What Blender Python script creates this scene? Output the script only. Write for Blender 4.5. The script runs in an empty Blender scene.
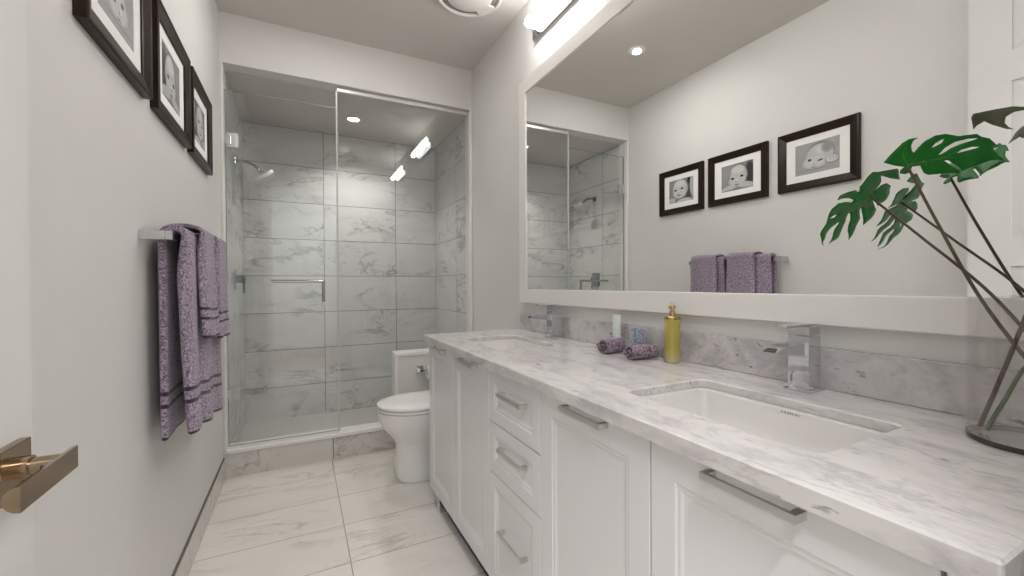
import bpy, bmesh, math, random
from mathutils import Vector, Matrix, noise as mnoise
random.seed(7)
SC = bpy.context.scene
COL = SC.collection
PI = math.pi

# ------------------------------------------------------------------ camera
F_PX, YAW, PITCH, ROLL = 420.41, 0.4678, -0.0093, 0.0054
CAM = Vector((0.4102, 0.0, 1.1367))
cy_, sy_ = math.cos(YAW), math.sin(YAW)
R0 = Vector((cy_, -sy_, 0)); F0 = Vector((sy_, cy_, 0)); U0 = Vector((0, 0, 1))
U1 = U0 * math.cos(PITCH) - F0 * math.sin(PITCH)
FW = U0 * math.sin(PITCH) + F0 * math.cos(PITCH)
RT = R0 * math.cos(ROLL) - U1 * math.sin(ROLL)
UP = R0 * math.sin(ROLL) + U1 * math.cos(ROLL)
cd = bpy.data.cameras.new('camera')
cd.sensor_fit = 'HORIZONTAL'; cd.sensor_width = 36.0; cd.lens = F_PX * 36.0 / 1024.0
cd.clip_start = 0.02; cd.clip_end = 60
cam = bpy.data.objects.new('camera', cd); COL.objects.link(cam)
cam.matrix_world = Matrix(((RT.x, UP.x, -FW.x, CAM.x), (RT.y, UP.y, -FW.y, CAM.y), (RT.z, UP.z, -FW.z, CAM.z), (0, 0, 0, 1)))
SC.camera = cam

# ------------------------------------------------------------------ world, exposure, room light levels
wd = bpy.data.worlds.new('world'); SC.world = wd; wd.use_nodes = True
wd.node_tree.nodes['Background'].inputs[0].default_value = (0.75, 0.85, 1.0, 1)
wd.node_tree.nodes['Background'].inputs[1].default_value = 0.4
SC.view_settings.view_transform = 'Standard'
SC.view_settings.look = 'None'
SC.view_settings.exposure = 0.6
SC.view_settings.gamma = 1.0
SC.view_settings.use_curve_mapping = False
TUBE_W = 25.0        # emission of the vanity light diffusers
SPOT_W = 4.0        # recessed ceiling lights
SHOWER_W = 3.6
HALL_FILL_W = 75.0        # added fill light in the unseen hall behind the doorway
SC.cycles.max_bounces = 12
SC.cycles.transparent_max_bounces = 16
SC.cycles.use_denoising = True
SC.cycles.sample_clamp_indirect = 6.0

def area_light(name, loc, rot, sx, sy, power, color, shape='RECTANGLE', spread=PI):
    l = bpy.data.lights.new(name, 'AREA'); l.shape = shape; l.size = sx
    if shape in ('RECTANGLE', 'ELLIPSE'): l.size_y = sy
    l.energy = power; l.color = color; l.spread = spread
    o = bpy.data.objects.new(name, l); COL.objects.link(o); o.location = loc; o.rotation_euler = rot
    return o

# ------------------------------------------------------------------ room dimensions (metres)
W, D, H = 1.578, 2.968, 2.74       # width, distance to the shower wall, ceiling
SB, SH = 3.92, 2.44                # shower back wall, shower ceiling
GY = D + 0.045                     # plane of the shower glass
FY = -0.06                         # inner face of the front (doorway) wall
CZ = 0.875                         # countertop height
VX = 1.011                         # door fronts of the vanity
MX = W - 0.020                     # mirror glass

# ------------------------------------------------------------------ node helpers
class NT:
    def __init__(s, name):
        s.m = bpy.data.materials.new(name); s.m.use_nodes = True
        s.t = s.m.node_tree; s.n = s.t.nodes; s.b = s.n['Principled BSDF']; s.out = s.n['Material Output']
    def new(s, t, **kw):
        n = s.n.new(t)
        for k, v in kw.items(): setattr(n, k, v)
        return n
    def put(s, sock, v):
        if hasattr(v, 'links') or hasattr(v, 'is_linked'): s.t.links.new(v, sock)
        else: sock.default_value = v
    def math(s, op, a, b=0.0, c=None, clamp=False):
        n = s.new('ShaderNodeMath', operation=op, use_clamp=clamp)
        s.put(n.inputs[0], a); s.put(n.inputs[1], b)
        if c is not None: s.put(n.inputs[2], c)
        return n.outputs[0]
    def vmath(s, op, a, b=(0, 0, 0)):
        n = s.new('ShaderNodeVectorMath', operation=op); s.put(n.inputs[0], a)
        if op == 'SCALE': s.put(n.inputs[3], b)
        else: s.put(n.inputs[1], b)
        return n.outputs[0]
    def coord(s, kind='Object'): return s.new('ShaderNodeTexCoord').outputs[kind]
    def mapping(s, v, loc=(0, 0, 0), rot=(0, 0, 0), scale=(1, 1, 1)):
        n = s.new('ShaderNodeMapping'); s.put(n.inputs[0], v)
        n.inputs[1].default_value = loc; n.inputs[2].default_value = rot; n.inputs[3].default_value = scale
        return n.outputs[0]
    def sep(s, v):
        n = s.new('ShaderNodeSeparateXYZ'); s.put(n.inputs[0], v); return n.outputs
    def comb(s, x, y, z):
        n = s.new('ShaderNodeCombineXYZ')
        for i, v in enumerate((x, y, z)): s.put(n.inputs[i], v)
        return n.outputs[0]
    def noise(s, v, scale, detail=4, rough=0.55, dist=0.0):
        n = s.new('ShaderNodeTexNoise'); s.put(n.inputs['Vector'], v)
        n.inputs['Scale'].default_value = scale; n.inputs['Detail'].default_value = detail
        n.inputs['Roughness'].default_value = rough; n.inputs['Distortion'].default_value = dist
        return n.outputs[0]
    def ramp(s, v, lo, hi, a=0.0, b=1.0):
        n = s.new('ShaderNodeMapRange', interpolation_type='SMOOTHSTEP'); s.put(n.inputs[0], v)
        for i, x in enumerate((lo, hi, a, b)): n.inputs[i + 1].default_value = x
        return n.outputs[0]
    def mix(s, f, a, b, mode='MIX'):
        n = s.new('ShaderNodeMix', data_type='RGBA', blend_type=mode)
        s.put(n.inputs[0], f)
        for i, v in ((6, a), (7, b)):
            if isinstance(v, tuple) and len(v) == 3: v = (*v, 1)
            s.put(n.inputs[i], v)
        return n.outputs[2]
    def base(s, v):
        if isinstance(v, tuple) and len(v) == 3: v = (*v, 1)
        s.put(s.b.inputs['Base Color'], v); return s
    def set(s, **kw):
        for k, v in kw.items(): s.put(s.b.inputs[k.replace('_', ' ')], v)
        return s
    def bump(s, h, strength=0.2, dist=0.01):
        n = s.new('ShaderNodeBump'); s.put(n.inputs['Height'], h)
        n.inputs['Strength'].default_value = strength; n.inputs['Distance'].default_value = dist
        s.put(s.b.inputs['Normal'], n.outputs[0]); return s

def simple(name, col, rough=0.5, metal=0.0, var=0.04, bumps=0.0, bscale=80, coat=0.0, **kw):
    t = NT(name); c = t.coord()
    n = t.noise(c, 6.0, 3)
    dark = tuple(max(0, x * (1 - var)) for x in col); light = tuple(min(1, x * (1 + var)) for x in col)
    t.base(t.mix(n, dark, light)).set(Roughness=rough, Metallic=metal)
    if coat: t.set(Coat_Weight=coat, Coat_Roughness=0.05)
    if bumps: t.bump(t.noise(c, bscale, 3), bumps, 0.002)
    for k, v in kw.items(): t.set(**{k: v})
    return t.m

def vein_layer(t, v, scale, width, dist=1.2, detail=5):
    n = t.noise(v, scale, detail, 0.6, dist)
    return t.ramp(t.math('ABSOLUTE', t.math('SUBTRACT', n, 0.5)), 0.0, width, 1.0, 0.0)

def tile_marble(name, ua, va, u0, v0, tw, th, base, vein, groutc, rough, rot, strength=0.55, stretch=(1, 1, 1), vs=1.6, gw=0.0035):
    """marble tiles in a straight grid; ua, va name the two object axes that run along the surface"""
    t = NT(name); c = t.coord(); xyz = t.sep(c)
    u = t.math('DIVIDE', t.math('SUBTRACT', xyz['XYZ'.index(ua)], u0), tw)
    v = t.math('DIVIDE', t.math('SUBTRACT', xyz['XYZ'.index(va)], v0), th)
    fu, fv = t.math('FRACT', u), t.math('FRACT', v)
    iu, iv = t.math('FLOOR', u), t.math('FLOOR', v)
    eu = t.math('MULTIPLY', t.math('MINIMUM', fu, t.math('SUBTRACT', 1.0, fu)), tw)
    ev = t.math('MULTIPLY', t.math('MINIMUM', fv, t.math('SUBTRACT', 1.0, fv)), th)
    g = t.ramp(t.math('MINIMUM', eu, ev), gw * 0.35, gw * 0.75, 1.0, 0.0)
    off = t.comb(t.math('MULTIPLY', iu, 3.71), t.math('MULTIPLY', iv, 5.13), t.math('ADD', t.math('MULTIPLY', iu, 2.3), t.math('MULTIPLY', iv, 1.7)))
    p = t.vmath('ADD', t.mapping(c, rot=rot, scale=stretch), off)
    v1 = vein_layer(t, p, vs, 0.035)
    v2 = vein_layer(t, t.vmath('ADD', p, (4.2, 1.3, 7.7)), vs * 2.1, 0.028, 1.6)
    m = t.ramp(t.noise(p, 2.2, 2), 0.42, 0.62)
    cloud = t.ramp(t.noise(p, 1.9, 5, 0.6, 0.6), 0.35, 0.75)
    f = t.math('ADD', t.math('MULTIPLY', v1, t.math('MULTIPLY', m, strength)), t.math('MULTIPLY', v2, t.math('MULTIPLY', m, strength * 0.55)))
    f = t.math('ADD', f, t.math('MULTIPLY', cloud, strength * 0.35), clamp=True)
    col = t.mix(g, t.mix(f, base, vein), groutc)
    t.base(col).set(Roughness=t.math('ADD', rough, t.math('MULTIPLY', g, 0.5)))
    t.bump(t.math('SUBTRACT', 1.0, g), 0.25, 0.002)
    return t.m

def glass_mat(name, tint, rough=0.0, f0=0.04, haze=None):
    """thin clear glass: transparent, with a mirror reflection that grows at grazing angles"""
    t = NT(name); t.n.remove(t.b)
    tr = t.new('ShaderNodeBsdfTransparent'); tr.inputs[0].default_value = (*tint, 1)
    gl = t.new('ShaderNodeBsdfGlossy'); gl.inputs[0].default_value = (1, 1, 1, 1); gl.inputs['Roughness'].default_value = rough
    lw = t.new('ShaderNodeLayerWeight'); lw.inputs[0].default_value = 0.5
    p5 = t.math('POWER', lw.outputs['Facing'], 5.0)
    f = t.math('ADD', f0, t.math('MULTIPLY', p5, 1.0 - f0), clamp=True)
    n = t.noise(t.coord(), 3.0, 2)
    mx = t.new('ShaderNodeMixShader'); t.put(mx.inputs[0], t.math('MULTIPLY', f, t.math('ADD', 0.96, t.math('MULTIPLY', n, 0.08)), clamp=True))
    t.t.links.new(tr.outputs[0], mx.inputs[1]); t.t.links.new(gl.outputs[0], mx.inputs[2])
    t.t.links.new(mx.outputs[0], t.out.inputs[0])
    return t.m

def emit_mat(name, col, strength):
    t = NT(name); t.base((0.9, 0.9, 0.88)).set(Roughness=0.4)
    t.b.inputs['Emission Color'].default_value = (*col, 1)
    n = t.noise(t.coord(), 4.0, 1)
    t.put(t.b.inputs['Emission Strength'], t.math('MULTIPLY', strength, t.math('ADD', 0.97, t.math('MULTIPLY', n, 0.06))))
    return t.m

# ------------------------------------------------------------------ materials
M = {}
M['wall'] = simple('wall_paint', (0.705, 0.69, 0.665), 0.6, var=0.02, bumps=0.04, bscale=160)
M['ceiling'] = simple('ceiling_paint', (0.63, 0.595, 0.56), 0.75, var=0.02, bumps=0.05, bscale=120)
M['trim'] = simple('trim_paint', (0.82, 0.80, 0.77), 0.35, var=0.02)
M['door'] = simple('door_paint', (0.71, 0.70, 0.68), 0.4, var=0.02)
M['hall'] = simple('hall_paint', (0.80, 0.80, 0.80), 0.7)
M['hallfloor'] = simple('hall_floor', (0.35, 0.25, 0.17), 0.5, var=0.2)
M['floor'] = tile_marble('floor_marble_tile', 'X', 'Y', 0.588, 2.43, 0.60, 0.302, (0.78, 0.735, 0.685), (0.44, 0.39, 0.36), (0.33, 0.28, 0.24), 0.22, (0, 0, 0.55), 0.42, (0.7, 2.0, 1), 1.7, 0.004)
TB, TV, TG = (0.66, 0.655, 0.645), (0.27, 0.265, 0.26), (0.20, 0.195, 0.19)
M['tile_back'] = tile_marble('shower_marble_tile_back', 'X', 'Z', 0.60, 0.0, 0.60, 0.3035, TB, TV, TG, 0.2, (0, 0.6, 0), 0.55, (0.8, 1, 1.8), 1.5, 0.005)
M['tile_side'] = tile_marble('shower_marble_tile_side', 'Y', 'Z', 3.32, 0.0, 0.60, 0.3035, TB, TV, TG, 0.2, (0.6, 0, 0), 0.55, (1, 0.8, 1.8), 1.5, 0.005)
M['tile_curb'] = tile_marble('curb_marble_tile', 'X', 'Z', 0.597, -0.3, 0.60, 0.60, (0.66, 0.63, 0.59), (0.36, 0.33, 0.31), (0.22, 0.2, 0.18), 0.25, (0, 0.6, 0), 0.6, (1, 1, 1), 2.6, 0.006)
M['tile_base'] = tile_marble('baseboard_marble_tile', 'Y', 'Z', 2.43, -0.3, 0.60, 0.60, (0.66, 0.63, 0.59), (0.42, 0.39, 0.37), (0.3, 0.27, 0.24), 0.25, (0.6, 0, 0), 0.4, (1, 1, 1), 2.6, 0.004)
M['pan'] = simple('shower_pan', (0.48, 0.46, 0.43), 0.35)
M['quartz'] = simple('white_stone_cap', (0.83, 0.81, 0.78), 0.2, var=0.03)
M['reveal'] = simple('dark_reveal', (0.12, 0.105, 0.09), 0.6)
M['chrome'] = simple('chrome', (0.64, 0.645, 0.67), 0.07, 1.0, var=0.02)
M['pull'] = simple('dark_polished_nickel', (0.45, 0.41, 0.37), 0.12, 1.0, var=0.05)
M['valve'] = simple('bluish_chrome', (0.40, 0.43, 0.46), 0.12, 1.0, var=0.05)
M['nickel'] = simple('brushed_nickel', (0.68, 0.66, 0.64), 0.36, 1.0, var=0.06)
M['warm_nickel'] = simple('satin_nickel_lever', (0.36, 0.27, 0.18), 0.2, 1.0, var=0.08)  # warm reflections on the satin nickel are put into this brown colour
M['black'] = simple('black_recess', (0.012, 0.012, 0.012), 0.5)
M['navy'] = simple('navy_toe_kick', (0.012, 0.02, 0.05), 0.5)
M['lacquer'] = simple('white_lacquer', (0.76, 0.75, 0.75), 0.2, var=0.012, coat=0.3)
M['carcass'] = simple('cabinet_carcass', (0.55, 0.53, 0.51), 0.5)
M['ceramic'] = simple('white_ceramic', (0.86, 0.845, 0.825), 0.08, var=0.01, coat=0.6)
M['sinkc'] = simple('sink_ceramic', (0.76, 0.735, 0.71), 0.1, var=0.01, coat=0.5)
M['glass'] = glass_mat('clear_shower_glass', (0.95, 0.962, 0.955), 0.0, 0.04)
M['glassedge'] = simple('glass_edge_seal', (0.52, 0.54, 0.52), 0.25, var=0.03)
M['vase'] = glass_mat('vase_glass', (0.97, 0.966, 0.966), 0.0, 0.05)
M['vasebase'] = glass_mat('vase_base_glass', (0.30, 0.28, 0.27), 0.02, 0.05)  # dark tint stands in for refraction at the thick clear base
t = NT('mirror_silver'); t.base(t.mix(t.noise(t.coord(), 2.0, 2), (0.92, 0.925, 0.915), (0.93, 0.935, 0.925))).set(Metallic=1.0, Roughness=0.0); M['mirror'] = t.m
M['tube'] = emit_mat('lamp_diffuser', (1.0, 0.98, 0.965), TUBE_W)
M['lens'] = emit_mat('downlight_lens', (1.0, 0.96, 0.9), 14.0)
M['paper'] = simple('white_paper', (0.82, 0.82, 0.80), 0.8)
M['mat'] = simple('picture_mat', (0.88, 0.87, 0.85), 0.8, var=0.01)

# stone countertop and its backsplash
def stone(name, stretch, spots):
    t = NT(name); c = t.coord()
    p = t.mapping(c, rot=(0, 0, 0.12), scale=stretch)
    cl = t.ramp(t.noise(p, 5.5, 7, 0.68, 0.5), 0.44, 0.70)
    cl2 = t.ramp(t.noise(t.vmath('ADD', p, (9, 4, 2)), 14.0, 5, 0.65, 0.3), 0.50, 0.74)
    v1 = vein_layer(t, p, 4.6, 0.03, 0.5, 7)
    mask = t.ramp(t.noise(t.vmath('ADD', p, (3, 5, 1)), 2.4, 3), 0.44, 0.60)
    q = t.mapping(c, rot=(0, 0, 0.25), scale=(stretch[0] * 1.5, stretch[1] * 0.75, stretch[2] * 1.5))
    sp = t.ramp(t.noise(q, 20.0 if not spots else 34.0, 4, 0.6, 0.5), 0.62 if not spots else 0.58, 0.70 if not spots else 0.66)
    sm = t.ramp(t.noise(t.vmath('ADD', c, (7, 2, 3)), 4.0, 2), 0.44, 0.58)
    b1, b2 = ((0.68, 0.65, 0.635), (0.38, 0.35, 0.365)) if not spots else ((0.62, 0.595, 0.59), (0.36, 0.335, 0.345))
    col = t.mix(t.math('MULTIPLY', cl, 0.6 if not spots else 0.75), b1, b2)
    col = t.mix(t.math('MULTIPLY', cl2, 0.42 if not spots else 0.6), col, b2)
    col = t.mix(t.math('MULTIPLY', t.math('MULTIPLY', v1, mask), 0.35 if not spots else 0.12), col, (0.34, 0.31, 0.33))
    col = t.mix(t.math('MULTIPLY', t.math('MULTIPLY', sp, sm), 0.6 if not spots else 0.85), col, (0.10, 0.09, 0.11))
    t.base(col).set(Roughness=0.12, Coat_Weight=0.2)
    return t.m
M['stone'] = stone('white_veined_stone', (2.2, 0.9, 2.2), False)
M['splash'] = stone('grey_mottled_stone', (1.6, 1.3, 1.6), True)

def towel_mat(name, light, dark, stripe, stripes):
    t = NT(name); uv = t.coord('UV'); c = t.coord()
    s1 = t.ramp(t.noise(c, 150, 2, 0.6), 0.40, 0.60)
    s2 = t.ramp(t.noise(c, 320, 1, 0.5), 0.42, 0.58)
    col = t.mix(t.math('MULTIPLY', t.math('ADD', s1, s2), 0.5), dark, light)
    v = t.sep(uv)[1]
    for a, b in stripes:
        k = t.math('MULTIPLY', t.math('GREATER_THAN', v, a), t.math('LESS_THAN', v, b))
        col = t.mix(k, col, stripe)
    t.base(col).set(Roughness=0.95, Sheen_Weight=0.25)
    t.bump(t.noise(c, 330, 3, 0.7), 0.7, 0.004)
    return t.m

t = NT('espresso_wood'); c = t.coord()
g = t.noise(t.mapping(c, scale=(8, 8, 1.2)), 9.0, 5, 0.6)
t.base(t.mix(g, (0.006, 0.004, 0.003), (0.034, 0.016, 0.009))).set(Roughness=0.3, Specular_IOR_Level=0.22); M['espresso'] = t.m

# ------------------------------------------------------------------ mesh helpers
def box(bm, x0, x1, y0, y1, z0, z1, bev=0.0, seg=2):
    b2 = bmesh.new()
    bmesh.ops.create_cube(b2, size=1.0)
    for v in b2.verts:
        v.co = Vector(((x0 + x1) / 2 + v.co.x * (x1 - x0), (y0 + y1) / 2 + v.co.y * (y1 - y0), (z0 + z1) / 2 + v.co.z * (z1 - z0)))
    if bev > 0: bmesh.ops.bevel(b2, geom=b2.edges[:], offset=bev, segments=seg, affect='EDGES', profile=0.5)
    merge(bm, b2)

def merge(bm, b2, mat=None):
    if mat: b2.transform(mat)
    me = bpy.data.meshes.new('tmp'); b2.to_mesh(me); b2.free(); bm.from_mesh(me); bpy.data.meshes.remove(me)

def ring_loft(bm, rings, cap=True, closed=True):
    vs = [[bm.verts.new(p) for p in r] for r in rings]
    n = len(rings[0])
    for a, b in zip(vs, vs[1:]):
        for i in range(n if closed else n - 1):
            bm.faces.new((a[i], a[(i + 1) % n], b[(i + 1) % n], b[i]))
    if cap:
        bm.faces.new(vs[0][::-1]); bm.faces.new(vs[-1])
    return vs

def lathe(bm, prof, c, axis='Z', seg=32, cap=True):
    rings = []
    for r, h in prof:
        ring = []
        for i in range(seg):
            a = 2 * PI * i / seg; p, q = r * math.cos(a), r * math.sin(a)
            ring.append({'Z': (c[0] + p, c[1] + q, c[2] + h), 'X': (c[0] + h, c[1] + p, c[2] + q), 'Y': (c[0] + p, c[1] + h, c[2] + q)}[axis])
        rings.append(ring)
    ring_loft(bm, rings, cap)

def frame_at(d):
    d = d.normalized(); a = Vector((0, 0, 1)) if abs(d.z) < 0.9 else Vector((1, 0, 0))
    u = d.cross(a).normalized(); return u, d.cross(u).normalized()

def tube(bm, pts, rad, seg=10):
    pts = [Vector(p) for p in pts]; rings = []
    rr = rad if isinstance(rad, (list, tuple)) else [rad] * len(pts)
    for i, p in enumerate(pts):
        d = pts[min(i + 1, len(pts) - 1)] - pts[max(i - 1, 0)]
        u, w = frame_at(d)
        rings.append([p + u * (rr[i] * math.cos(2 * PI * k / seg)) + w * (rr[i] * math.sin(2 * PI * k / seg)) for k in range(seg)])
    ring_loft(bm, rings)

def bezier(pts, n=24):
    """Catmull-Rom through points"""
    P = [Vector(p) for p in pts]; P = [P[0] * 2 - P[1]] + P + [P[-1] * 2 - P[-2]]
    out = []
    for i in range(1, len(P) - 2):
        for k in range(n):
            t = k / n
            out.append(0.5 * ((2 * P[i]) + (P[i + 1] - P[i - 1]) * t + (2 * P[i - 1] - 5 * P[i] + 4 * P[i + 1] - P[i + 2]) * t * t + (3 * P[i] - P[i - 1] - 3 * P[i + 1] + P[i + 2]) * t ** 3))
    out.append(P[-2]); return out

def prism(bm, poly, axis, a, b):
    """extrude a 2D polygon; axis X: (y,z), Y: (x,z), Z: (x,y)"""
    f = {'X': lambda p, h: (h, p[0], p[1]), 'Y': lambda p, h: (p[0], h, p[1]), 'Z': lambda p, h: (p[0], p[1], h)}[axis]
    ring_loft(bm, [[f(p, a) for p in poly], [f(p, b) for p in poly]])

def obj(name, bm, mat, parent=None, loc=None, smooth=False):
    """link bm (built in world coordinates) as one mesh object"""
    bmesh.ops.remove_doubles(bm, verts=bm.verts[:], dist=1e-6)
    bmesh.ops.recalc_face_normals(bm, faces=bm.faces[:])
    base = Vector((0, 0, 0)); q = parent
    while q: base = base + q.location; q = q.parent
    l = Vector(loc) if loc is not None else Vector((0, 0, 0))
    bm.transform(Matrix.Translation(-(base + l)))
    me = bpy.data.meshes.new(name); bm.to_mesh(me); bm.free()
    if smooth:
        for p in me.polygons: p.use_smooth = True
        try: me.set_sharp_from_angle(angle=math.radians(38))
        except Exception: pass
    me.materials.append(mat)
    o = bpy.data.objects.new(name, me); COL.objects.link(o); o.location = l
    if parent: o.parent = parent
    return o

def thing(name, label, cat, loc, group=None):
    o = bpy.data.objects.new(name, None); COL.objects.link(o); o.location = loc; o.empty_display_size = 0.05
    o['label'] = label; o['category'] = cat
    if group: o['group'] = group
    return o

def tag(o, label, cat, group=None):
    o['label'] = label; o['category'] = cat
    if group: o['group'] = group
    return o

def struct(name, bm, mat, parent=None, smooth=False):
    o = obj(name, bm, mat, parent, smooth=smooth)
    if not parent: o['kind'] = 'structure'
    return o

def dup(root, shift, label):
    r = root.copy(); COL.objects.link(r); r.location = root.location + Vector(shift); r['label'] = label
    for ch in list(root.children):
        c = ch.copy(); COL.objects.link(c); c.parent = r
        for g in list(ch.children):
            d = g.copy(); COL.objects.link(d); d.parent = c
    return r

NB = bmesh.new
# ================================================================== ROOM SHELL
bm = NB(); box(bm, 0, W, FY - 0.12, D + 0.0, -0.05, 0.0); struct('floor', bm, M['floor'])
bm = NB(); box(bm, -0.1, W + 0.1, FY - 0.12, D + 0.12, H, H + 0.05); struct('ceiling', bm, M['ceiling'])
bm = NB(); box(bm, -0.1, 0.0, FY - 0.12, D + 0.12, -0.05, H); struct('wall_left', bm, M['wall'])
bm = NB(); box(bm, W, W + 0.1, FY - 0.12, D + 0.12, -0.05, H); struct('wall_right', bm, M['wall'])
# back wall above and beside the shower opening
bm = NB(); box(bm, 0.0, W, D, D + 0.11, SH + 0.006, H)
struct('wall_back', bm, M['wall'])
bm = NB(); box(bm, 0.0, 0.014, D, D + 0.11, 0.142, SH + 0.006); struct('trim_6', bm, M['wall'])
bm = NB(); box(bm, W - 0.012, W, D, D + 0.11, 0.142, SH + 0.006); struct('trim_7', bm, M['wall'])
# shower recess
bm = NB(); box(bm, -0.1, W + 0.1, SB, SB + 0.1, -0.05, SH); struct('wall_shower_back', bm, M['tile_back'])
bm = NB(); box(bm, -0.1, 0.018, D + 0.11, SB, -0.05, SH); struct('wall_shower_left', bm, M['tile_side'])
bm = NB(); box(bm, W - 0.006, W + 0.1, D + 0.11, SB, -0.05, SH); struct('wall_shower_right', bm, M['tile_side'])
bm = NB(); box(bm, -0.1, W + 0.1, D + 0.11, SB + 0.1, SH, SH + 0.05); struct('ceiling_shower', bm, M['ceiling'])
bm = NB(); box(bm, 0.018, W - 0.006, D + 0.11, SB, -0.05, 0.045); struct('floor_shower', bm, M['pan'])
# curb: tiled riser with a white stone cap
bm = NB(); box(bm, 0.0, W, D, D + 0.11, -0.05, 0.142); struct('trim_1', bm, M['tile_curb'])
bm = NB(); box(bm, 0.014, W - 0.012, D - 0.008, D + 0.115, 0.142, 0.165, 0.003); struct('trim_2', bm, M['quartz'])
# half-height wall behind the toilet, with stone cap and edge
bm = NB(); box(bm, 1.018, W - 0.012, D + 0.006, D + 0.10, 0.165, 0.636); struct('wall_half_height', bm, M['wall'])
bm = NB(); box(bm, 0.995, W - 0.012, D - 0.006, D + 0.112, 0.636, 0.662, 0.003); box(bm, 0.995, 1.018, D - 0.006, D + 0.112, 0.165, 0.636, 0.003); struct('trim_3', bm, M['quartz'])
# white edge strips around the shower opening
bm = NB(); box(bm, 0.010, 0.019, D - 0.004, D + 0.03, 0.165, SH, 0.002); box(bm, W - 0.018, W - 0.004, D - 0.005, D + 0.03, 0.662, SH, 0.002); struct('trim_4', bm, M['trim'])
# left tile baseboard with a dark strip painted in as the shadow gap along its top
bm = NB(); box(bm, 0.0, 0.011, FY, D, 0.0, 0.112, 0.001); bb = struct('baseboard_left', bm, M['tile_base'])
bm = NB(); box(bm, 0.0, 0.008, FY, D, 0.112, 0.121); struct('shadow_gap_strip', bm, M['reveal'], bb)
# front wall with the doorway the camera stands in
DX0, DX1, DZ = 0.05, 0.84, 2.46
bm = NB(); box(bm, DX1, W, FY - 0.12, FY, 0, H); box(bm, 0, DX0, FY - 0.12, FY, 0, H); box(bm, DX0, DX1, FY - 0.12, FY, DZ, H); struct('wall_front', bm, M['wall'])
bm = NB(); box(bm, DX1, DX1 + 0.07, FY, FY + 0.014, 0, DZ + 0.07, 0.003); box(bm, DX0, DX1, FY, FY + 0.014, DZ, DZ + 0.07, 0.003); struct('trim_5', bm, M['trim'])
# hall beyond the doorway
bm = NB(); box(bm, -1.2, 2.6, -2.6, FY - 0.12, -0.06, 0.0); struct('floor_hall', bm, M['hallfloor'])
bm = NB(); box(bm, -1.2, 2.6, -2.7, -2.6, 0, H); struct('wall_hall', bm, M['hall'])
bm = NB(); box(bm, -1.3, -1.2, -2.7, FY - 0.12, 0, H); struct('wall_hall_left', bm, M['hall'])
bm = NB(); box(bm, 2.6, 2.7, -2.7, FY - 0.12, 0, H); struct('wall_hall_right', bm, M['hall'])
bm = NB(); box(bm, -1.3, 2.7, -2.7, FY - 0.12, H, H + 0.05); struct('ceiling_hall', bm, M['ceiling'])
area_light('hall_fill_light', (0.45, -0.62, H - 0.05), (math.radians(-28), 0, 0), 1.0, 0.4, HALL_FILL_W, (0.96, 0.985, 1.0))  # unseen light added to fill the bathroom through the doorway

# the open door, standing along the left wall
bm = NB(); DXA, DXB, DYA, DYB = 0.072, 0.110, -0.04, 0.740
rows = [(0.0, 0.22, None), (0.22, 1.20, 1), (1.20, 1.31, None), (1.31, 1.955, 1), (1.955, 2.08, None), (2.08, 2.31, 1), (2.31, 2.44, None)]
box(bm, DXA, DXB - 0.008, DYA, DYB, 0.012, 2.44)
st = 0.125; mid = (DYA + DYB) / 2
for z0, z1, k in rows:
    if k is None: box(bm, DXB - 0.008, DXB, DYA, DYB, max(z0, 0.012), z1)
    else:
        for a, b in ((DYA, DYA + st), (mid - 0.05, mid + 0.05), (DYB - st, DYB)): box(bm, DXB - 0.008, DXB, a, b, z0, z1)
        for a, b in ((DYA + st, mid - 0.05), (mid + 0.05, DYB - st)):
            pts = [(a, z0), (b, z0), (b, z1), (a, z1)]; i1 = 0.03
            inn = [(a + i1, z0 + i1), (b - i1, z0 + i1), (b - i1, z1 - i1), (a + i1, z1 - i1)]
            o_ = [bm.verts.new((DXB - 0.0075, *p)) for p in pts]; n_ = [bm.verts.new((DXB - 0.002, *p)) for p in inn]
            for k2 in range(4): bm.faces.new((o_[k2], o_[(k2 + 1) % 4], n_[(k2 + 1) % 4], n_[k2]))
            bm.faces.new(n_)
door = struct('door_1', bm, M['door'])
bm = NB(); box(bm, 0.110, 0.121, 0.650, 0.711, 0.897, 0.957, 0.0015); rose = struct('door_rose', bm, M['warm_nickel'], door)
bm = NB(); lathe(bm, [(0.0125, 0.0), (0.0125, 0.012)], (0.121, 0.681, 0.930), 'X', 24); lathe(bm, [(0.0095, 0.012), (0.0095, 0.040)], (0.121, 0.681, 0.930), 'X', 24)
struct('door_neck', bm, M['warm_nickel'], door, True)
bm = NB(); hp = [(0.169, 0.919), (0.169, 0.945)] + [(0.169 - 0.013 * math.sin(PI * k / 8), 0.932 + 0.013 * math.cos(PI * k / 8)) for k in range(1, 8)]
prism(bm, hp, 'Y', 0.572, 0.690); struct('door_lever', bm, M['warm_nickel'], door, True)
bm = NB()
lathe(bm, [(0.002, 0.0), (0.002, 0.001)], (0.145, 0.681 - 0.0095, 0.930), 'Y', 10); lathe(bm, [(0.002, 0), (0.002, 0.0006)], (0.1208, 0.690, 0.910), 'X', 10)
struct('set_screw', bm, M['black'], door)

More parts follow.
